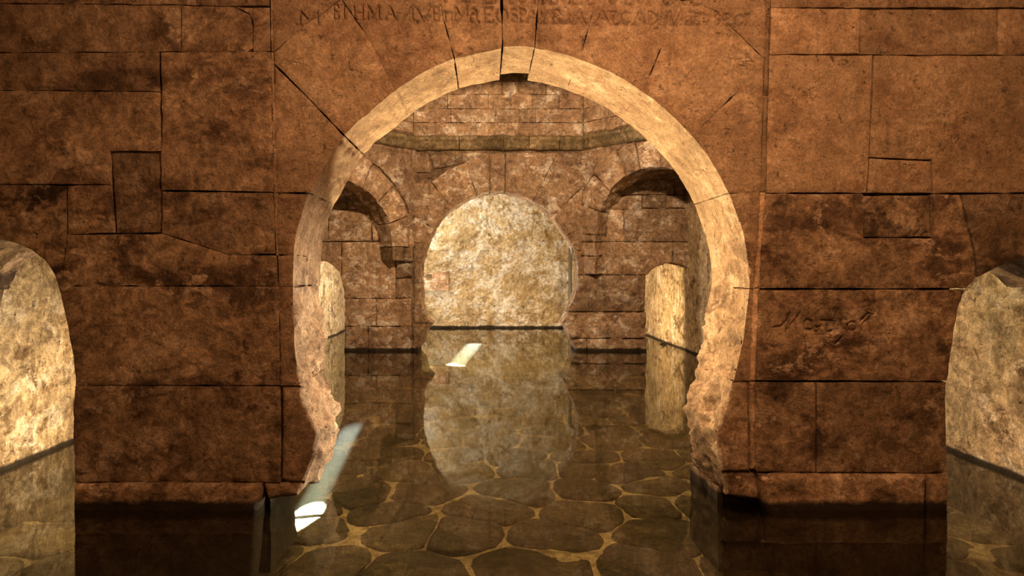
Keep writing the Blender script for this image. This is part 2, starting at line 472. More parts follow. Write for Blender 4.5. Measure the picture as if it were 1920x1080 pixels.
# --- carved lettering: strokes in a unit box (x 0..1, y 0..1 from the base line up)
def arc(cx, cy, rx, ry, a0, a1, n=10):
    return [(cx + rx * math.cos(math.radians(a0 + (a1 - a0) * k / n)), cy + ry * math.sin(math.radians(a0 + (a1 - a0) * k / n))) for k in range(n + 1)]
GL = {
 'A': [[(0, 0), (.5, 1), (1, 0)], [(.22, .4), (.78, .4)], [(-.08, 0), (.12, 0)], [(.88, 0), (1.08, 0)]],
 'E': [[(0, 0), (0, 1)], [(-.1, 1), (.85, 1), (.85, .86)], [(0, .52), (.6, .52)], [(-.1, 0), (.95, 0), (1, .16)]],
 'M': [[(0, 0), (.05, 1), (.5, .35), (.95, 1), (1, 0)], [(-.12, 0), (.12, 0)], [(.88, 0), (1.12, 0)]],
 'H': [[(0, 0), (0, 1)], [(1, 0), (1, 1)], [(0, .5), (1, .5)], [(-.15, 0), (.15, 0)], [(.85, 0), (1.15, 0)]],
 'F': [[(0, 0), (0, 1), (.9, 1)], [(0, .55), (.6, .55)], [(-.3, 0), (.3, 0)]],
 'I': [[(.5, 0), (.5, 1)], [(.1, 0), (.9, 0)], [(.1, 1), (.9, 1)]],
 'N': [[(0, 0), (.95, .95), (1, 0)], [(.8, 0), (1.15, 0)]],
 'V': [[(0, 1), (.55, 0), (1, 1)], [(-.1, 1), (.1, 1)]],
 'n': [[(0, 0), (0, .6), (.5, .55), (1, .6), (1, 0)]],
 'a': [[(.1, .8), (.45, 1), (.8, .8), (.8, .1), (1.05, 0)], arc(.42, .32, .4, .32, 60, 330)],
 'O': [arc(.5, .5, .5, .52, 0, 360, 18)],
 'S': [arc(.5, .76, .42, .24, 30, 270, 8) + arc(.5, .26, .45, .26, 90, -150, 8)],
 'P': [[(.1, 0), (.1, 1)], arc(.1, .74, .8, .26, 90, -90, 8), [(-.15, 0), (.4, 0)]],
 'Y': [[(0, .7), (.5, .35), (1, .7)], [(.5, .35), (.5, 0)], [(.1, 0), (.9, 0)]],
 'D': [[(.05, 0), (.05, 1)], arc(.05, .5, .95, .5, 90, -90, 10)],
 'J': [[(1, 1), (.95, .3)] + arc(.4, .3, .55, .3, 0, -150, 8)],
 'L': [[(.1, 1), (.1, 0), (.9, 0), (1, .2)], [(-.1, 1), (.3, 1)]],
 'C': [arc(.55, .5, .5, .5, 50, 310, 12)],
 'G': [arc(.55, .5, .5, .5, 50, 330, 12), [(1, .1), (1, .42), (.7, .42)]],
 'U': [[(0, 1), (0, .35)] + arc(.5, .35, .5, .35, 180, 360, 8) + [(1, 1)]],
 'T': [[(.5, 0), (.5, 1)], [(0, 1), (1, 1)], [(.25, 0), (.75, 0)]],
 'R': [[(.1, 0), (.1, 1)], arc(.1, .74, .8, .26, 90, -90, 8), [(.4, .48), (1, 0)]],
 'Z': [[(0, 1), (1, 1), (0, 0), (1.05, 0)]],
}
line2 = [('M', 561, 595, 46, 21), ('E', 625, 634, 35, 9), ('I', 640, 648, 35, 10), ('H', 663, 679, 37, 9), ('M', 688, 710, 36, 11), ('A', 720, 741, 36, 12), ('N', 753, 773, 38, 13),
         ('V', 779, 806, 39, 13), ('E', 812, 822, 39, 14), ('n', 834, 846, 39, 14), ('M', 852, 876, 39, 13), ('a', 880, 896, 41, 15), ('E', 908, 924, 41, 14), ('O', 930, 950, 41, 16),
         ('S', 958, 970, 42, 17), ('P', 973, 986, 42, 17), ('A', 987, 1008, 42, 19), ('Y', 1014, 1024, 43, 15), ('E', 1037, 1048, 43, 17), ('J', 1052, 1067, 43, 17), ('A', 1075, 1098, 44, 18),
         ('A', 1116, 1143, 46, 19), ('L', 1149, 1163, 46, 22), ('C', 1165, 1183, 46, 22), ('A', 1189, 1211, 46, 22), ('D', 1218, 1234, 46, 22), ('M', 1241, 1258, 46, 22),
         ('A', 1266, 1290, 46, 22), ('I', 1294, 1301, 46, 22), ('D', 1304, 1331, 46, 24), ('E', 1316, 1324, 41, 29), ('S', 1342, 1352, 46, 27), ('E', 1358, 1367, 47, 27), ('C', 1380, 1393, 48, 28), ('I', 1399, 1406, 48, 28)]
line1 = [('I', 826, 836, 4, -24), ('E', 863, 886, 3, -24), ('E', 909, 928, 5, -23), ('E', 955, 967, 7, -22), ('D', 972, 987, 7, -22), ('A', 1000, 1018, 7, -22), ('L', 1030, 1045, 7, -22), ('G', 1051, 1066, 7, -22), ('E', 1073, 1089, 7, -22),
         ('G', 1100, 1114, 8, -21), ('O', 1144, 1154, 8, -21), ('E', 1173, 1188, 8, -21), ('O', 1197, 1209, 8, -21), ('P', 1216, 1226, 9, -20), ('U', 1244, 1257, 9, -20), ('I', 1278, 1284, 9, -20), ('E', 1297, 1317, 9, -20)]
CARVED = []
for ch, x0, x1, yb, yt in line1 + line2:
    for st in GL[ch]:
        q = PL([(x0 + (x1 - x0) * a, yb + (yt - yb) * b) for a, b in st], D1)
        CARVED += [(np.array(p), np.array(r)) for p, r in zip(q[:-1], q[1:])]
GRAF = []
for st in [[(340, 470), (420, 462), (490, 390), (525, 300), (528, 400), (492, 515), (565, 410), (645, 305), (590, 410), (602, 515)],
           [(700, 480), (700, 420), (740, 375), (785, 405), (800, 500), (700, 495)], [(895, 460), (850, 470), (885, 500), (845, 520)], [(910, 395), (1030, 393)], [(970, 395), (972, 535), (1030, 508)],
           [(1078, 410), (1075, 525)], [(1130, 400), (1165, 500), (1170, 570), (1080, 665)], [(1275 + 60 * math.cos(t * .7), 460 + 55 * math.sin(t * .7)) for t in range(10)],
           [(1400, 380), (1460, 300), (1520, 322), (1470, 380), (1420, 420), (1400, 500)]]:
    q = PL([(1400 + a / 6.4, 540 + b / 6.4) for a, b in st], D1)
    GRAF += [(np.array(p), np.array(r)) for p, r in zip(q[:-1], q[1:])]

def strokes_in(S, poly):
    if not S: return None
    lo, hi = np.min(poly, 0) - 0.02, np.max(poly, 0) + 0.02
    return [s for s in S if (np.maximum(s[0], s[1]) > lo).all() and (np.minimum(s[0], s[1]) < hi).all()]
def jamb_rough(q):       # the lower jambs are broken rubble, the upper intrados is dressed
    z = q[:, 2]
    return 0.35 + 2.2 * np.clip((1.35 - z) / 0.3, 0, 1)

TH = D2 - D1
def fstone(px, kind='stone', depth=0.16, **kw):
    p = PL(px, D1)
    p = minus(p, ARCH)
    if p: p = minus(p, LOPEN)
    if p: p = minus(p, ROPEN)
    if not p: return
    cpx = np.mean(px, 0)
    kw.setdefault('stain', (.28 if cpx[1] < 330 else .6) if 510 < cpx[0] < 1440 and cpx[1] < 880 else ((.3 if cpx[1] < 362 else .95) if cpx[0] > 1440 else (.8 if cpx[1] < 360 else 1.0)))
    near = seg_dist(np.array(densify(p, 0.05)), np.array(ARCH[:-1]), np.array(ARCH[1:])).min() < 0.01
    nearL = seg_dist(np.array(densify(p, 0.05)), np.array(LOPEN[:-1]), np.array(LOPEN[1:])).min() < 0.01
    nearR = seg_dist(np.array(densify(p, 0.05)), np.array(ROPEN[:-1]), np.array(ROPEN[1:])).min() < 0.01
    kw.setdefault('sp', 0.018)
    st = None
    if kw.pop('carve', False): st = strokes_in(CARVED, p)
    if kw.pop('graf', False): st = strokes_in(GRAF, p)
    if near: kw.update(rough_line=ARCH, depth=TH - (.13 if kind == 'keystone' else 0), rings=22, rough_fn=jamb_rough, rough_amp=0.016)
    elif nearL: kw.update(rough_line=LOPEN, depth=TH, rings=10, rough_amp=0.012)
    elif nearR: kw.update(rough_line=ROPEN, depth=TH, rings=10, rough_amp=0.012)
    else: kw['depth'] = depth
    return slab(kind, p, FRONT, mat=M_FRONT, parent=wall_front, strokes=st, **kw)

B = 1090     # pixel row that lies just under the pool floor
T0 = -165    # row above the frame
# left of the framed panel
for q in [
    dict(px=[(-300, -75), (230, -75), (230, 7), (-300, 4)], tone=.8), dict(px=[(230, -75), (505, -75), (505, 11), (230, 7)], tone=.85),
    dict(px=[(-300, T0), (120, T0), (120, -75), (-300, -75)]), dict(px=[(120, T0), (505, T0), (505, -75), (120, -75)]),
    dict(px=[(-300, 4), (338, 9), (339, 96), (298, 97), (-300, 98)], tone=.78),
    dict(px=[(339, 9), (440, 12), (468, 26), (474, 60), (474, 90), (460, 98), (339, 96)], tone=.95, d0=.006),
    dict(px=[(440, 12), (506, 12), (508, 95), (474, 96), (474, 40), (466, 24)], tone=1.05),
    dict(px=[(-300, 98), (200, 99), (298, 97), (299, 172), (170, 170), (-300, 167)], tone=.7, amp=.012),
    dict(px=[(301, 97), (508, 96), (511, 200), (514, 360), (302, 356)], tone=1.0),
    dict(px=[(-300, 167), (170, 170), (299, 172), (301, 283), (206, 284), (205, 346), (-300, 345)], tone=.92, amp=.010),
    dict(px=[(206, 284), (301, 283), (304, 436), (214, 437)], tone=.55, d0=.022),
    dict(px=[(-300, 345), (60, 346), (125, 347), (124, 430), (113, 548), (-300, 548)], tone=.78, stain=1.5),
    dict(px=[(125, 347), (205, 346), (212, 437), (126, 440)], tone=.85),
    dict(px=[(303, 358), (515, 361), (517, 476), (430, 478), (304, 437)], tone=.82),
    dict(px=[(124, 440), (214, 438), (304, 438), (430, 478), (519, 478), (521, 536), (140, 536), (113, 548)], tone=.88),
    dict(px=[(100, 536), (522, 537), (525, 723), (100, 723)], tone=.86),
    dict(px=[(120, 723), (525, 724), (526, 905), (120, 905)], tone=.72, amp=.009),
    dict(px=[(120, 905), (491, 905), (489, 934), (476, B), (120, B)], tone=.95, d0=-.035, rnd=.03),
    # inside the panel, left
    dict(px=[(516, 362), (590, 362), (590, 478), (519, 478)], tone=.9, kind='voussoir'),
    dict(px=[(519, 478), (600, 478), (600, 537), (522, 537)], tone=.85, kind='voussoir'),
    dict(px=[(522, 537), (600, 537), (600, 724), (525, 724)], tone=.85, kind='voussoir'),
    dict(px=[(525, 724), (660, 724), (660, 905), (545, 906), (526, 900)], tone=.85, kind='voussoir', rnd=.02),
    dict(px=[(491, 905), (526, 905), (640, 905), (560, 931), (520, 935), (500, 940)], tone=.8, rnd=.03),
    dict(px=[(515, 122), (580, 187), (700, 312), (595, 362), (515, 361)], tone=.98, kind='voussoir'),
    dict(px=[(513, 98), (572, 44), (640, -2), (690, 70), (760, 200), (690, 300), (580, 185), (515, 120)], tone=1.08, kind='voussoir', carve=True),
    dict(px=[(508, -75), (618, -75), (640, -2), (572, 44), (512, 97)], tone=.92, carve=True),
    dict(px=[(618, -75), (800, -75), (822, 0), (853, 113), (880, 200), (775, 240), (690, 70), (640, -2)], tone=1.0, kind='voussoir', carve=True),
    dict(px=[(800, -75), (938, -75), (940, 0), (942, 90), (942, 160), (875, 180), (853, 113), (822, 0)], tone=1.0, kind='voussoir', carve=True),
    dict(px=[(938, -75), (1014, -75), (1010, 0), (1003, 92), (1000, 160), (943, 160), (942, 90), (940, 0)], tone=1.04, kind='keystone', carve=True, gap=.006),
    dict(px=[(1014, -75), (1135, -75), (1118, 0), (1087, 112), (1070, 180), (1000, 170), (1003, 92), (1010, 0)], tone=.98, kind='voussoir', carve=True),
    dict(px=[(1135, -75), (1300, -75), (1277, 0), (1207, 170), (1170, 240), (1065, 190), (1087, 112), (1118, 0)], tone=1.03, kind='voussoir', carve=True),
    dict(px=[(1300, -2), (1346, 22), (1400, 78), (1435, 112), (1432, 124), (1300, 253), (1250, 300), (1150, 230), (1207, 170), (1277, 0)], tone=1.08, kind='voussoir', carve=True),
    dict(px=[(1300, -75), (1438, -75), (1436, 112), (1400, 78), (1346, 22), (1278, -2)], tone=.96, carve=True),
    dict(px=[(1432, 124), (1429, 250), (1426, 362), (1350, 362), (1250, 300), (1300, 253)], tone=.98, kind='voussoir'),
    dict(px=[(1300, 362), (1426, 362), (1423, 440), (1414, 541), (1300, 541)], tone=1.0, kind='voussoir'),
    dict(px=[(1300, 541), (1414, 541), (1409, 640), (1406, 715), (1300, 715)], tone=1.0, kind='voussoir'),
    dict(px=[(1250, 715), (1406, 715), (1409, 886), (1250, 886)], tone=.98, kind='voussoir', rnd=.02),
    dict(px=[(1300, 886), (1419, 886), (1428, 938), (1390, 936), (1360, 930)], tone=.95, rnd=.03),
    dict(px=[(508, T0), (800, T0), (800, -75), (508, -75)]), dict(px=[(800, T0), (1100, T0), (1100, -75), (800, -75)]), dict(px=[(1100, T0), (1438, T0), (1438, -75), (1100, -75)]),
    # right of the panel
    dict(px=[(1446, -75), (1720, -75), (1720, 14), (1446, 14)], tone=.85), dict(px=[(1720, -75), (2130, -75), (2130, 14), (1720, 14)], tone=.8),
    dict(px=[(1446, T0), (2130, T0), (2130, -75), (1446, -75)]),
    dict(px=[(1446, 15), (1613, 16), (1612, 101), (1444, 101)], tone=1.28),
    dict(px=[(1614, 16), (1871, 17), (1870, 103), (1613, 102)], tone=.82),
    dict(px=[(1872, 17), (2130, 17), (2130, 103), (1871, 103)], tone=.98),
    dict(px=[(1443, 103), (1636, 103), (1633, 230), (1626, 361), (1434, 361)], tone=1.12),
    dict(px=[(1638, 104), (2130, 104), (2130, 360), (1751, 362), (1748, 299), (1700, 298), (1632, 294), (1634, 230)], tone=.94),
    dict(px=[(1632, 296), (1700, 299), (1748, 301), (1751, 361), (1628, 362)], tone=1.0, d0=.008),
    dict(px=[(1434, 363), (1620, 363), (1621, 446), (1752, 446), (1751, 363), (1802, 364), (1812, 420), (1826, 470), (1832, 522), (1820, 541), (1424, 541), (1430, 440)], tone=.95),
    dict(px=[(1622, 365), (1750, 365), (1751, 444), (1622, 444)], tone=.72, d0=.02),
    dict(px=[(1805, 364), (2130, 361), (2130, 548), (1832, 548), (1835, 520), (1829, 470), (1815, 420)], tone=.55),
    dict(px=[(1424, 543), (1880, 543), (1880, 715), (1416, 714)], tone=.92, graf=True),
    dict(px=[(1416, 716), (1530, 717), (1530, 886), (1419, 886), (1415, 860)], tone=.72, amp=.009),
    dict(px=[(1532, 717), (1850, 717), (1850, 887), (1532, 886)], tone=.68, amp=.009),
    dict(px=[(1420, 888), (1732, 888), (1732, B), (1452, B), (1440, 965), (1428, 938)], tone=1.0, d0=-.035, rnd=.03),
    dict(px=[(1734, 888), (1850, 888), (1850, B), (1734, B)], tone=.95, d0=-.03, rnd=.03),
]:
    fstone(**q)
# slim fillet strips that frame the inscribed panel
for q in [
    dict(px=[(505, -75), (511, -75), (513, 97), (508, 97)], tone=1.1), dict(px=[(508, 97), (513, 97), (519, 361), (513, 361)], tone=1.05),
    dict(px=[(513, 361), (519, 361), (523, 480), (517, 480)], tone=1.0),
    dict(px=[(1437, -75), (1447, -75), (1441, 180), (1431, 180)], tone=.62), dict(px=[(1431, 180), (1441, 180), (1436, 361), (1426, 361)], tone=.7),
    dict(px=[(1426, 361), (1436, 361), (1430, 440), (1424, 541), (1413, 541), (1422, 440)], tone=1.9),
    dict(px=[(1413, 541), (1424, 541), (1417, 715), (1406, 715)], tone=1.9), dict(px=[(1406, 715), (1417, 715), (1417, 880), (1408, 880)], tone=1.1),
]:
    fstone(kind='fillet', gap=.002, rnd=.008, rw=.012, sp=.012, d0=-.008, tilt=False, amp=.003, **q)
# pier corner under the broken edge, standing back behind the water line
for px in ([(460, 925), (496, 925), (496, B), (460, B)], [(1358, 925), (1445, 925), (1445, B), (1358, B)]):
    slab('pier_foot', PL(px, D1), FRONT, TH - .12, M_FRONT, wall_front, sp=.03, d0=.11, amp=.012, rings=8, rough_line=ARCH_CORE, rough_amp=.02, tone=.7)

# ================================================================== THE BACK WALL
b_arch = [(1079, 720), (1079, 656), (1076, 647), (1064, 623), (1055, 604), (1070, 574), (1081, 545), (1086, 508), (1080, 475), (1070, 455), (1052, 425), (1030, 399), (1005, 379), (980, 366), (952, 359), (935, 358), (915, 359),
          (895, 364), (868, 376), (840, 396), (818, 421), (802, 452), (793, 485), (789, 520), (790, 568), (800, 596), (811, 606), (802, 618), (793, 644), (785, 654), (785, 720)]
b_arch = smooth_curve(b_arch, 5, 26)
BARCH = PL(b_arch, D3)
BL = side_arch([(600, 488), (612, 491), (624, 499), (634, 510), (641, 524), (645, 545), (646, 600), (645, 640), (645, 720)], D3, XL, 0, -1)
BR = side_arch([(1259, 493), (1246, 495), (1232, 500), (1220, 509), (1211, 522), (1210, 560), (1213, 620), (1213, 720)], D3, XR, 0, 1)
ZC = H * 2.62                                            # underside of the octagon's cornice
rect = [(XL - .3, -.44), (XR + .3, -.44), (XR + .3, 5.4), (XL - .3, 5.4)]
wall_back = core('wall_back', minus(rect, grow(BL, .02), grow(BR, .02), grow(BARCH, .02)), BACK, 0.05, D3B - D3 - .01, M_MORTAR)
bt = D3B - D3
def bstone(px, kind='stone', sub=True, **kw):
    p = PL(px, D3) if kw.pop('pix', True) else px
    p = minus(p, BARCH)
    if p: p = minus(p, BL)
    if p: p = minus(p, BR)
    if not p or abs(area(p)) < .004: return
    d = densify(p, .08); kw.setdefault('sp', .036)
    kw.setdefault('amp', .014); kw.setdefault('edge_amp', .012); kw.setdefault('rnd', .016); kw.setdefault('rw', .045); kw.setdefault('gap', .005)
    rl = None
    for L in (BARCH, BL, BR):
        if seg_dist(d, np.array(L[:-1]), np.array(L[1:])).min() < .02: rl = L
    if rl is not None: kw.update(rough_line=rl, depth=bt, rings=8, rough_amp=.02)
    else: kw['depth'] = .18
    return slab(kind, p, BACK, mat=M_BACK, parent=wall_back, **kw)
for q in [
    dict(px=[(500, 453), (640, 454), (640, 560), (500, 560)]), dict(px=[(640, 454), (740, 453), (742, 560), (640, 560)], tone=1.1),
    dict(px=[(500, 560), (705, 560), (705, 612), (500, 612)], tone=1.0), dict(px=[(705, 560), (771, 560), (771, 612), (705, 612)]),
    dict(px=[(500, 612), (690, 612), (690, 715), (500, 715)], tone=.85, amp=.03), dict(px=[(690, 612), (771, 612), (768, 715), (690, 715)], tone=.85, amp=.03),
    dict(px=[(776, 455), (850, 455), (850, 530), (776, 530)], tone=.75), dict(px=[(776, 530), (850, 530), (850, 606), (776, 606)], tone=.8), dict(px=[(774, 606), (850, 606), (850, 715), (774, 715)], tone=.7),
    # behind the west squinch
    dict(px=[(480, 393), (615, 393), (615, 452), (480, 452)], tone=.9), dict(px=[(616, 393), (696, 393), (696, 452), (616, 452)], tone=.95), dict(px=[(698, 393), (736, 393), (736, 452), (698, 452)], tone=1.1),
    dict(px=[(480, 345), (650, 345), (650, 392), (480, 392)], tone=.8), dict(px=[(651, 345), (740, 345), (740, 392), (651, 392)], tone=.85),
    dict(px=[(480, 290), (600, 290), (600, 344), (480, 344)], tone=.8), dict(px=[(601, 290), (740, 290), (740, 344), (601, 344)], tone=.8),
    # rubble where the west squinch has lost its springer
    dict(px=[(737, 400), (757, 398), (774, 402), (774, 430), (738, 432)], tone=.8, amp=.03, d0=-.03), dict(px=[(737, 433), (774, 431), (774, 462), (738, 462)], tone=1.25, amp=.04, d0=-.05),
    dict(px=[(741, 463), (774, 463), (774, 490), (742, 492)], tone=.7, amp=.04, d0=-.04), dict(px=[(742, 493), (774, 491), (774, 520), (742, 522)], tone=.6, amp=.04, d0=-.02),
    dict(px=[(742, 523), (774, 521), (774, 559), (742, 559)], tone=.8, amp=.03),
    # behind the east squinch
    dict(px=[(1094, 395), (1136, 395), (1136, 452), (1094, 452)]), dict(px=[(1137, 394), (1170, 394), (1170, 452), (1137, 452)], tone=1.25), dict(px=[(1171, 391), (1400, 391), (1400, 453), (1171, 453)], tone=.72),
    dict(px=[(1094, 453), (1262, 454), (1262, 515), (1094, 515)], tone=.95), dict(px=[(1263, 454), (1400, 454), (1400, 540), (1263, 540)], tone=.75),
    dict(px=[(1094, 366), (1204, 366), (1204, 393), (1094, 393)], tone=.8), dict(px=[(1205, 366), (1249, 366), (1249, 390), (1205, 390)], tone=.6), dict(px=[(1250, 366), (1400, 366), (1400, 390), (1250, 390)], tone=.7),
    dict(px=[(1094, 335), (1265, 335), (1265, 365), (1094, 365)], tone=.7), dict(px=[(1266, 335), (1400, 335), (1400, 365), (1266, 365)], tone=.7),
    dict(px=[(1094, 290), (1400, 290), (1400, 334), (1094, 334)], tone=.7),
    # pier right of the arch: rough, bellied blocks
    dict(px=[(1040, 516), (1211, 516), (1211, 584), (1040, 584)], tone=.72, amp=.03, jag=.03), dict(px=[(1020, 585), (1212, 585), (1212, 634), (1020, 634)], tone=.92, amp=.035, d0=-.03, jag=.04),
    dict(px=[(1020, 635), (1100, 635), (1100, 715), (1020, 715)], tone=.8, amp=.03), dict(px=[(1101, 635), (1212, 635), (1212, 715), (1101, 715)], tone=.95, amp=.03, d0=-.03),
    dict(px=[(1020, 470), (1092, 470), (1092, 515), (1020, 515)], tone=.8),
    dict(px=[(918, 286), (947, 286), (946, 400), (920, 400)], kind='keystone', tone=.95),
]:
    bstone(**q)
# voussoirs round the back arch, and the spandrel stones over them
fieldL = PL([(776, 286), (917, 286), (919, 470), (776, 454)], D3); fieldR = PL([(948, 286), (1092, 286), (1092, 469), (947, 480)], D3)
bc = (937, 500)
def wedge(a0, a1, r0, r1):
    f = lambda a, r: (bc[0] + r * math.cos(math.radians(a)), bc[1] - r * math.sin(math.radians(a)))
    return PL([f(a0, r0), f(a0, r1), f((a0 + a1) / 2, r1 * 1.01), f(a1, r1), f(a1, r0)], D3)
outs = {(92, 108): 260, (108, 129): 205, (129, 150): 222, (150, 167): 196, (167, 187): 205}
for (a0, a1), r in outs.items():
    p = clip(wedge(a0, a1, 100, r), fieldL)
    if p: bstone(p, kind='voussoir', pix=False)
for q in [[(805, 290), (905, 291), (862, 307), (812, 318)], [(776, 287), (804, 287), (806, 322), (776, 324)], [(776, 325), (800, 325), (812, 330), (790, 345), (776, 347)]]:
    bstone(q, tone=random.choice([.6, .8, 1.15]))
rr = {(87, 63): 250, (63, 44): 240, (44, 25): 225, (25, 8): 200, (8, -8): 200}
for (a0, a1), r in rr.items():
    p = clip(wedge(a0, a1, 100, r), fieldR)
    if p: bstone(p, kind='voussoir', pix=False, tone=random.uniform(.85, 1.0))
bstone([(1045, 286), (1092, 286), (1092, 318), (1062, 316)], tone=.62)

# ================================================================== OCTAGON: squinches, cornice, drum, dome
oL, oR = -0.92 * H, 1.27 * H                # corners of the back facet
sL, sR = oL - XL, XR - oR
yF = D2                                      # front facet plane
oct_pts = [(oL, D3), (oR, D3), (XR, D3 - sR), (XR, yF + sR), (oR, yF), (oL, yF), (XL, yF + sL), (XL, D3 - sL)]
def squinch(name, A, Bp, spring, stilt, rad_frac, ruined):
    fr = Frame(A, (Bp[0] - A[0], Bp[1] - A[1]))
    L = math.hypot(Bp[0] - A[0], Bp[1] - A[1])
    c = L / 2; r = rad_frac * L / 2
    op = [(c + r, -1.0), (c + r, stilt)] + [(c + r * math.cos(math.radians(a)), stilt + r * math.sin(math.radians(a))) for a in range(10, 171, 10)] + [(c - r, stilt), (c - r, -1.0)]
    rect = [(-.12, spring), (L + .12, spring), (L + .12, ZC + .1), (-.12, ZC + .1)]
    gop = grow(op, -.015)
    root = core(name, minus([(-.3, spring + .25), (L + .3, spring + .25), (L + .3, ZC + .1), (-.3, ZC + .1)], grow(op, .03)), fr, .06, L * .62, M_MORTAR)
    kw = dict(sp=.036, amp=.014, edge_amp=.012, rnd=.02, rw=.05, gap=.008, rough_line=op, rough_amp=.025, rings=8, depth=.42, mat=M_BACK, parent=root)
    # jamb blocks and radiating voussoirs
    for sgn in (-1, 1):
        zs = [spring, spring + .33, spring + .58, stilt]
        for k in range(3):
            if ruined and sgn == ruined and k < 2: continue
            u0, u1 = sorted((c + sgn * (r - .02), c + sgn * (L / 2 + .1)))
            p = minus([(u0 - .1 if sgn > 0 else u0, zs[k]), (u1 + (.1 if sgn < 0 else 0), zs[k]), (u1 + (.1 if sgn < 0 else 0), zs[k + 1]), (u0 - .1 if sgn > 0 else u0, zs[k + 1])], op)
            if p: slab('jamb_block', p, fr, tone=random.uniform(.95, 1.2), **kw)
    angs = [0, 22, 45, 66, 80, 100, 114, 136, 158, 180]
    for a0, a1 in zip(angs[:-1], angs[1:]):
        f = lambda a, R: (c + R * math.cos(math.radians(a)), stilt + R * math.sin(math.radians(a)))
        R1 = r + random.uniform(.42, .60)
        p = clip([f(a0, r * .6), f(a0, R1), f((a0 + a1) / 2, R1 * 1.015), f(a1, R1), f(a1, r * .6)], [(-.12, spring), (L + .12, spring), (L + .12, ZC - .02), (-.12, ZC - .02)])
        p = p and minus(p, op)
        if p: slab('voussoir', p, fr, tone=random.uniform(.9, 1.2), d0=random.uniform(-.02, .02), **kw)
    # spandrel filling
    ring = [f(a, r + .5) for a in range(0, 181, 10)] + [(c - r - .5, 0), (c + r + .5, 0)]
    for u0, u1, z0, z1 in [(-.12, L * .28, stilt, stilt + .55), (-.12, L * .34, stilt + .55, ZC), (L * .66, L + .12, stilt + .55, ZC), (L * .72, L + .12, stilt, stilt + .55)]:
        p = minus([(u0, z0), (u1, z0), (u1, z1), (u0, z1)], ring)
        if p and abs(area(p)) > .01: slab('stone', p, fr, tone=random.uniform(.8, 1.05), **kw)
    # shallow vault courses behind the arch
    ri = r + .015
    for k, (a0, a1) in enumerate([(4, 40), (40, 76), (76, 104), (104, 140), (140, 176)]):
        q = [(c + (ri) * math.cos(math.radians(a)), stilt + ri * math.sin(math.radians(a))) for a in np.linspace(a0, a1, 8)]
        q2 = [(c + (ri + .1) * math.cos(math.radians(a)), stilt + (ri + .1) * math.sin(math.radians(a))) for a in np.linspace(a1, a0, 8)]
        for d in (.44, .86):
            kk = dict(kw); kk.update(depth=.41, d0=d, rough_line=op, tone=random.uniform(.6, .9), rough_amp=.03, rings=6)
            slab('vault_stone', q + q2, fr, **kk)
    return root
sq_e = squinch('wall_squinch_east', oct_pts[1], oct_pts[2], .99 * H, 1.50 * H, .80, 0)
sq_w = squinch('wall_squinch_west', oct_pts[7], oct_pts[0], .99 * H, 1.34 * H, .70, 1)
sq_w['label'] = 'broken squinch arch of pale stones in the west corner of the domed chamber'
sq_e['label'] = 'squinch arch of reddish voussoirs in the east corner of the domed chamber'
# the two corners on the camera's side of the chamber, plain masonry (not seen in the photo)
for nm, A, Bp in (('wall_squinch_south_east', oct_pts[3], oct_pts[4]), ('wall_squinch_south_west', oct_pts[5], oct_pts[6])):
    fr = Frame(A, (Bp[0] - A[0], Bp[1] - A[1])); L = math.hypot(Bp[0] - A[0], Bp[1] - A[1])
    op = [(L * .9, 0)] + [(L / 2 + L * .4 * math.cos(math.radians(a)), 2.0 + L * .4 * math.sin(math.radians(a))) for a in range(0, 181, 15)] + [(L * .1, 0)]
    core(nm, minus([(-.05, 1.4), (L + .05, 1.4), (L + .05, ZC + .1), (-.05, ZC + .1)], op), fr, 0, .3, M_BACK)

# cornice: a moulded ring in lengths, one stone each
cornice = None
ZC1 = H * 2.775
def cornice_stone(A, Bp, t0, t1, parent, tone):
    A, Bp = np.array(A), np.array(Bp); d = Bp - A; L = np.hypot(*d); u = d / L; n = np.array([u[1], -u[0]])   # n to the room centre for this winding
    prof = [(-.30, ZC - .03), (.00, ZC - .03), (.045, ZC), (.06, ZC + .03), (.075, ZC + .085), (.125, ZC + .135), (.13, ZC + .19), (.02, ZC1 + .01), (-.30, ZC1 + .01)]
    m = max(2, int((t1 - t0) * L / .08)); V = []; k = len(prof)
    for i in range(m + 1):
        t = t0 + (t1 - t0) * i / m
        for o, z in prof:
            # mitre at the facet ends
            s = A + u * (t * L) 
            V.append((s[0] + n[0] * o, s[1] + n[1] * o, z))
    V = np.array(V)
    V[:, 2] += .012 * fbm(V, 6, 3, 5); dd = .016 * fbm(V, 5, 4, 9); V[:, 0] += n[0] * dd; V[:, 1] += n[1] * dd
    Fc = [(i * k + j, i * k + (j + 1) % k, (i + 1) * k + (j + 1) % k, (i + 1) * k + j) for i in range(m) for j in range(k)]
    Fc += [tuple(range(k))[::-1], tuple(m * k + j for j in range(k))]
    o = link('cornice_stone', mesh('cornice_stone', V, Fc, sharp=35), M_CORNICE, parent); o['tone'] = tone; o['stain'] = .9
root = bpy.data.objects.new('trim_1', None); COL.objects.link(root); root['kind'] = 'structure'
root['label'] = 'mossy stone cornice running round the octagonal drum'
cuts = {0: [0, .27, .53, .68, .86, 1.0], 1: [0, .33, .63, 1.0], 7: [0, .4, .74, 1.0]}
for i in range(8):
    A, Bp = oct_pts[i], oct_pts[(i + 1) % 8]
    cs = cuts.get(i, [0, .5, 1.0])
    for a, b in zip(cs[:-1], cs[1:]):
        cornice_stone(A, Bp, a + .002, b - .002, root, random.uniform(.75, 1.15))
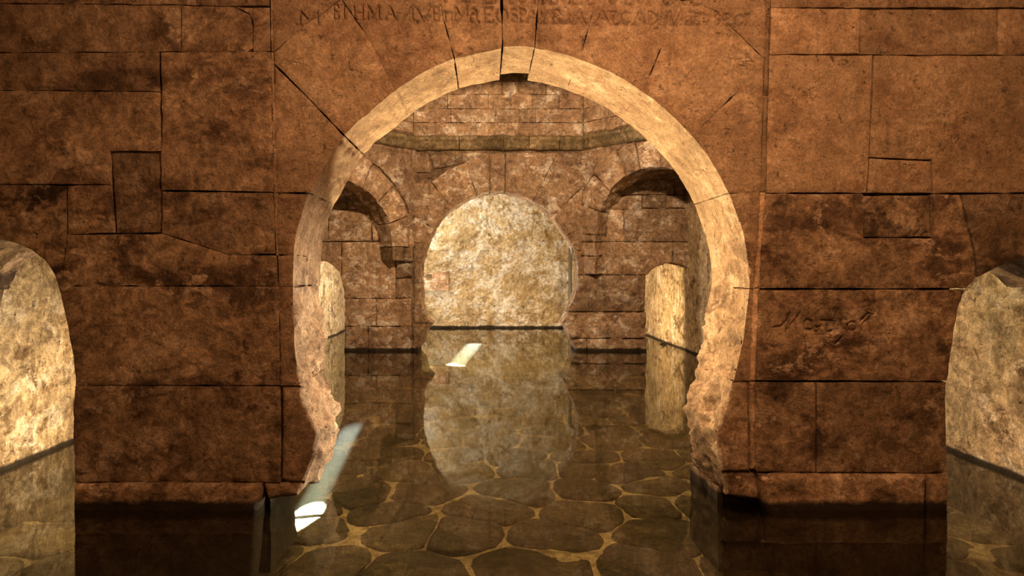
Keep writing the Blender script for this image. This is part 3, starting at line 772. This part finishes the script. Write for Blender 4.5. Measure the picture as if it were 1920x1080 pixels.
# drum in coursed blocks, dome above
dome_c = ((oL + oR) / 2, (yF + D3) / 2)
ceiling = bpy.data.objects.new('ceiling', None); COL.objects.link(ceiling); ceiling['kind'] = 'structure'
ceiling['label'] = 'octagonal drum and dome of coursed blocks over the chamber'
courses = [ZC1, ZC1 + .25, ZC1 + .50, ZC1 + .76, ZC1 + 1.0]
rows = {0: [[0, .08, .37, .62, 1], [0, .22, .48, .72, 1], [0, .20, .44, .70, .86, 1], [0, .30, .52, .78, 1], [0, .25, .6, 1]],
        1: [[0, .3, .62, 1], [0, .2, .55, 1], [0, .38, .7, 1], [0, .5, 1], [0, .4, 1]],
        7: [[0, .35, .7, 1], [0, .5, .8, 1], [0, .3, .64, 1], [0, .5, 1], [0, .6, 1]]}
for i in range(8):
    A, Bp = oct_pts[i], oct_pts[(i + 1) % 8]
    fr = Frame(A, (Bp[0] - A[0], Bp[1] - A[1])); L = math.hypot(Bp[0] - A[0], Bp[1] - A[1])
    if i in rows:
        for k in range(4):
            cs = rows[i][k]
            for a, b in zip(cs[:-1], cs[1:]):
                slab('drum_block', [(a * L, courses[k]), (b * L, courses[k]), (b * L, courses[k + 1]), (a * L, courses[k + 1])], fr, .2, M_BACK, ceiling, sp=.04, gap=.005, rnd=.012,
                     rw=.05, amp=.009, edge_amp=.008, tone=random.uniform(.82, 1.25))
    core('drum_wall', [(-.12, ZC1 - .1), (L + .12, ZC1 - .1), (L + .12, courses[-1]), (-.12, courses[-1])], fr, .035 if i in rows else 0, .62, M_MORTAR if i in rows else M_BACK).parent = ceiling
    core('drum_wall', [(-.45, courses[-1] - .1), (L + .45, courses[-1] - .1), (L + .45, 5.7), (-.45, 5.7)], fr, .5, .7, M_BACK).parent = ceiling
for o in ceiling.children:
    if 'kind' in o: del o['kind']
V = []; Fc = []
N = 9
for k in range(N + 1):
    t = k / N; s = math.cos(t * math.pi / 2 * .96); z = 5.55 + 1.5 * math.sin(t * math.pi / 2)
    for x, y in oct_pts:
        V.append((dome_c[0] + (x - dome_c[0]) * s * 1.15, dome_c[1] + (y - dome_c[1]) * s * 1.15, z))
for k in range(N):
    for j in range(8): Fc.append((k * 8 + j, k * 8 + (j + 1) % 8, (k + 1) * 8 + (j + 1) % 8, (k + 1) * 8 + j))
Fc.append(tuple(N * 8 + j for j in range(8)))
dm = link('dome', mesh('dome', V, Fc, smooth=False), M_BACK, ceiling); dm['tone'] = 1.0; dm['stain'] = .8
# corner pockets over the squinches
for i in (1, 3, 5, 7):
    A, Bp = oct_pts[i], oct_pts[(i + 1) % 8]
    cx = XR if i in (1, 3) else XL; cy = D3 if i in (1, 7) else yF
    V = [(A[0], A[1], ZC + .08), (Bp[0], Bp[1], ZC + .08), (cx, cy, ZC + .08)]
    V += [(x, y, z + .2) for x, y, z in V]
    pk = link('corner_slab', mesh('corner_slab', V, [(0, 2, 1), (3, 4, 5), (0, 1, 4, 3), (1, 2, 5, 4), (2, 0, 3, 5)], smooth=False), M_MORTAR, ceiling); pk['tone'] = 1.0; pk['stain'] = .8

# ================================================================== OUTER WALLS, VAULTS
YN = -0.9
wl = sheet('wall_left', (XL, YN, -.7), (0, D4 + .6 - YN, 0), (0, 0, 5.0), 420, 110, (1, 0, 0), M_SIDE, .028, 1.7, 21)
wr = sheet('wall_right', (XR, YN, -.7), (0, D4 + .6 - YN, 0), (0, 0, 5.0), 420, 110, (-1, 0, 0), M_SIDE, .028, 1.7, 22)
def far_rel(P): return .045 * np.clip(fbm(P, 4.0, 5, 41, .65), -1, 1)
wall_far = sheet('wall_far', (XL - .2, D4, -.7), (XR - XL + .4, 0, 0), (0, 0, 4.6), 330, 230, (0, -1, 0), M_PLASTER, .03, 1.2, 23, fn=far_rel)
wn = sheet('wall_near', (XL - .2, YN, -.7), (XR - XL + .4, 0, 0), (0, 0, 5.0), 60, 40, (0, 1, 0), M_SIDE, .03, 1.2, 24)
sheet('ceiling_near_corridor', (XL - .2, YN - .1, 3.95), (XR - XL + .4, 0, 0), (0, D1 - YN + .3, 0), 60, 50, (0, 0, -1), M_SIDE, .04, 1.2, 25)
sheet('ceiling_far_corridor', (XL - .2, D3B - .1, 3.7), (XR - XL + .4, 0, 0), (0, D4 - D3B + .3, 0), 60, 50, (0, 0, -1), M_PLASTER, .04, 1.2, 26)

# putlog hole block in the far wall
FARF = Frame((0, D4), (1, 0))
def hole_block():
    c = PX((805, 520), D4); s = .16
    o = [(c[0] - .42, c[1] - .34), (c[0] + .5, c[1] - .34), (c[0] + .5, c[1] + .13), (c[0] - .42, c[1] + .13)]
    h = [(c[0] - s / 2, c[1] - s / 2), (c[0] + s / 2, c[1] - s / 2), (c[0] + s / 2, c[1] + s / 2), (c[0] - s / 2, c[1] + s / 2)]
    # frame of four pieces round a square recess
    x0, x1, z0, z1 = o[0][0], o[1][0], o[0][1], o[2][1]; a0, a1, b0, b1 = h[0][0], h[1][0], h[0][1], h[2][1]
    for p in ([(x0, z0), (x1, z0), (x1, b0), (x0, b0)], [(x0, b1), (x1, b1), (x1, z1), (x0, z1)], [(x0, b0), (a0, b0), (a0, b1), (x0, b1)], [(a1, b0), (x1, b0), (x1, b1), (a1, b1)]):
        slab('stone', p, FARF, .22, M_BACK, wall_far, sp=.04, gap=.002, amp=.008, d0=-.08, tone=1.3)
hole_block()

# ================================================================== POOL FLOOR
def voronoi(sites, x0, x1, y0, y1):
    S = np.array(sites); out = []
    for i, s in enumerate(S):
        d = np.hypot(*(S - s).T); near = np.argsort(d)[1:20]
        poly = [np.array(p) for p in ((s[0] - 1, s[1] - 1), (s[0] + 1, s[1] - 1), (s[0] + 1, s[1] + 1), (s[0] - 1, s[1] + 1))]
        for j in near:
            m = (s + S[j]) / 2; n = S[j] - s
            q = []
            for a, b in zip(poly, poly[1:] + poly[:1]):
                da, db = (a - m) @ n, (b - m) @ n
                if da <= 0: q.append(a)
                if (da < 0) != (db < 0): q.append(a + (b - a) * da / (da - db))
            poly = q
            if len(poly) < 3: break
        if len(poly) >= 3: out.append(poly)
    return out
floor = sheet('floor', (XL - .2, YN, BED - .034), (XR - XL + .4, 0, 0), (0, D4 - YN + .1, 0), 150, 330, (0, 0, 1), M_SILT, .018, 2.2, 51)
sites = []
Y = 1.0
row = 0
while Y < D4 - .1:
    st = (.62 if Y < 11.5 else .95) + .05 * math.sin(row * 1.7)
    X = XL + .2 + (.3 if row % 2 else 0)
    while X < XR - .1:
        sites.append((X + random.uniform(-.17, .17), Y + random.uniform(-.15, .15))); X += st * random.uniform(.8, 1.2)
    Y += .50 if Y < 11.5 else .8; row += 1
def flag(poly):
    p = np.array(poly); c = p.mean(0)
    q = densify(ccw(p), .09)
    q = q - normals2(q) * .008
    for _ in range(1): q = (q + np.roll(q, 1, 0) + np.roll(q, -1, 0)) / 3          # worn round corners
    n = len(q); V = []; Fc = []
    rings = [1.0, .965, .86, .62, .35]
    for r in rings:
        ring = c + (q - c) * r
        for x, y in ring: V.append((x, y, BED - .06 + (.0 if r == 1 else .035 + .03 * (1 - r) ** .5)))
    V.append((c[0], c[1], BED + .005))
    V = np.array(V); V[n:, 2] += .016 * fbm(V[n:], 4, 4, 61); V[:, :2] += np.stack([fbm(V, 4, 4, 63), fbm(V, 4, 4, 64)], 1) * .028
    for k in range(len(rings) - 1):
        for i in range(n):
            j = (i + 1) % n; Fc.append((k * n + i, k * n + j, (k + 1) * n + j, (k + 1) * n + i))
    k = len(rings) - 1
    for i in range(n): Fc.append((k * n + i, k * n + (i + 1) % n, len(V) - 1))
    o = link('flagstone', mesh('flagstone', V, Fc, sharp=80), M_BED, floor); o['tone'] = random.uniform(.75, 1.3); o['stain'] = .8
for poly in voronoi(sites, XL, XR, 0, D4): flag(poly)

# ================================================================== WATER
m, nt, b = new_mat('still_water'); g = G(nt)
out = nt.nodes['Material Output']; nt.nodes.remove(b)
geo = node(nt, 'ShaderNodeNewGeometry').outputs['Position']
bp = node(nt, 'ShaderNodeBump'); bp.inputs['Strength'].default_value = .05; bp.inputs['Distance'].default_value = .01
g.L(g.noise(g.vec(geo, (1.0, .6, 1)), 3.0, 4, .5), bp.inputs['Height'])
lw = node(nt, 'ShaderNodeLayerWeight'); lw.inputs['Blend'].default_value = .5; g.L(bp.outputs[0], lw.inputs['Normal'])
fre = g.math('ADD', g.math('MULTIPLY', g.math('POWER', lw.outputs['Facing'], 5.0), .98), .02, True)     # Schlick, the same from above and below
gl = node(nt, 'ShaderNodeBsdfGlossy'); gl.inputs['Roughness'].default_value = .025; gl.inputs['Color'].default_value = (.88, .85, .78, 1); g.L(bp.outputs[0], gl.inputs['Normal'])
tr = node(nt, 'ShaderNodeBsdfTransparent'); tr.inputs['Color'].default_value = (.96, .95, .86, 1)
mx = node(nt, 'ShaderNodeMixShader'); g.L(fre, mx.inputs[0]); g.L(tr.outputs[0], mx.inputs[1]); g.L(gl.outputs[0], mx.inputs[2])
g.L(mx.outputs[0], out.inputs['Surface'])
va = node(nt, 'ShaderNodeVolumeAbsorption'); va.inputs['Color'].default_value = (.78, .70, .36, 1); va.inputs['Density'].default_value = .42
vs = node(nt, 'ShaderNodeVolumeScatter'); vs.inputs['Color'].default_value = (.92, .95, .88, 1); vs.inputs['Density'].default_value = .012; vs.inputs['Anisotropy'].default_value = 0.0
ad = node(nt, 'ShaderNodeAddShader'); g.L(va.outputs[0], ad.inputs[0]); g.L(vs.outputs[0], ad.inputs[1]); g.L(ad.outputs[0], out.inputs['Volume'])
x0, x1, y0, y1, z0, z1 = XL - .15, XR + .15, YN - .1, D4 + .1, BED - .2, 0.0
V = [(x, y, z) for z in (z0, z1) for y in (y0, y1) for x in (x0, x1)]
water = link('water', mesh('water', V, [(0, 2, 3, 1), (4, 5, 7, 6), (0, 1, 5, 4), (2, 6, 7, 3), (0, 4, 6, 2), (1, 3, 7, 5)], smooth=False), m)
water['kind'] = 'structure'; water['label'] = 'still greenish water filling the cistern'

# ================================================================== SMALL THINGS
def tube(name, pts, r, mat, parent=None, n=14):
    P = [Vector(p) for p in pts]; V = []; Fc = []
    up = Vector((0, 1, 0))
    for i, p in enumerate(P):
        t = (P[min(i + 1, len(P) - 1)] - P[max(i - 1, 0)]).normalized()
        a = t.cross(up); a = a.normalized() if a.length > 1e-4 else Vector((1, 0, 0)); c = t.cross(a)
        rad = r[i] if isinstance(r, (list, tuple)) else r
        for k in range(n):
            th = 2 * math.pi * k / n; q = p + (a * math.cos(th) + c * math.sin(th)) * rad; V.append(q)
    for i in range(len(P) - 1):
        for k in range(n): Fc.append((i * n + k, i * n + (k + 1) % n, (i + 1) * n + (k + 1) % n, (i + 1) * n + k))
    Fc += [tuple(range(n))[::-1], tuple((len(P) - 1) * n + k for k in range(n))]
    return link(name, mesh(name, V, Fc, sharp=40), mat, parent)
def thing(name, label, cat, loc):
    o = bpy.data.objects.new(name, None); COL.objects.link(o); o.location = loc; o['label'] = label; o['category'] = cat
    return o
M_PIPE = plain('grey_pipe', (.06, .056, .05), .55)
M_PIPE2 = plain('pipe_collar', (.05, .045, .04), .5)
Yp = dist(113)
xp = PX((1069, 500), Yp)[0]; zt = PX((1069, 452), Yp)[1]
pipe = thing('pipe', 'grey vertical water pipe standing in the pool beside the far arch', 'pipe', (xp, Yp, BED))
hz = zt - BED
tube('riser', [(0, 0, 0), (0, 0, hz * .5), (0, 0, hz - .12)], .042, M_PIPE, pipe)
tube('elbow', [(0, 0, hz - .13), (0, 0, hz - .07), (.02, 0, hz - .03), (.06, 0, hz - .005), (.12, 0, hz)], .05, M_PIPE2, pipe)
tube('branch', [(.11, 0, hz), (.9, 0, hz)], .042, M_PIPE, pipe)
tube('collar', [(0, 0, -BED - .06), (0, 0, -BED + .09)], .058, M_PIPE2, pipe)

# slim pale rod fixed high across the corridor seen through the right hand opening
Yr = D2 + .55
a, c = PX((1838, 524), Yr), PX((1892, 520), Yr)
rod = thing('rod', 'thin pale metal rod sticking out of the side wall beyond the right opening', 'rod', (c[0], Yr, c[1]))
tube('shaft', [(a[0] - c[0], 0, a[1] - c[1]), (0, 0, 0), (XR - c[0] + .05, .25, .03)], .009, plain('pale_metal', (.7, .62, .5), .4, .4), rod)
tube('end_cap', [(a[0] - c[0] - .02, 0, a[1] - c[1]), (a[0] - c[0] + .03, 0, a[1] - c[1])], .014, plain('dull_cap', (.4, .35, .28), .5), rod)

# clump of dead twigs floating against the right hand wall
cl = PX((1266, 646), dist(133))
clump = thing('twig_clump', 'small dark clump of dead twigs and leaves at the waterline of the right wall', 'debris', (XR - .07, dist(133), 0))
M_TWIG = plain('dead_twigs', (.05, .035, .018), .9)
for i in range(16):
    th = random.uniform(0, 6.28); l = random.uniform(.06, .16); el = random.uniform(-.1, 1.1)
    dx, dy, dz = math.cos(th) * math.cos(el) * l, math.sin(th) * math.cos(el) * l * 1.3, math.sin(el) * l
    tube('twig', [(-.04, random.uniform(-.1, .1), 0), (-.04 + dx * .5, dy * .5, dz * .6), (-.04 + dx * .7, dy, dz)], [.008, .006, .003], M_TWIG, clump, 6)
for i in range(9):
    th = random.uniform(0, 6.28); x, y = random.uniform(-.12, .02), random.uniform(-.2, .2); s = random.uniform(.03, .05)
    V = [(x + math.cos(th) * s, y + math.sin(th) * s, .01), (x - math.sin(th) * s * .5, y + math.cos(th) * s * .5, .025), (x - math.cos(th) * s, y - math.sin(th) * s, .012), (x + math.sin(th) * s * .5, y - math.cos(th) * s * .5, .022), (x, y, .008)]
    link('leaf', mesh('leaf', V, [(0, 1, 4), (1, 2, 4), (2, 3, 4), (3, 0, 4)]), M_TWIG, clump)

# labels of the setting
for o in SC.objects:
    if o.parent is None and o.type in ('MESH', 'EMPTY') and 'label' not in o:
        o['label'] = {'wall_front': 'front stone wall with the big horseshoe arch and carved inscription', 'wall_back': 'far cross wall with a smaller horseshoe arch and low side arches',
                      'wall_far': 'pale mottled plaster wall lit behind the far arch', 'wall_left': 'stained plaster side wall on the left', 'wall_right': 'stained plaster side wall on the right',
                      'wall_near': 'plaster wall behind the viewer', 'floor': 'pool floor of irregular flagstones under the water'}.get(o.name, o.name.replace('_', ' ') + ' of the cistern, plain masonry')
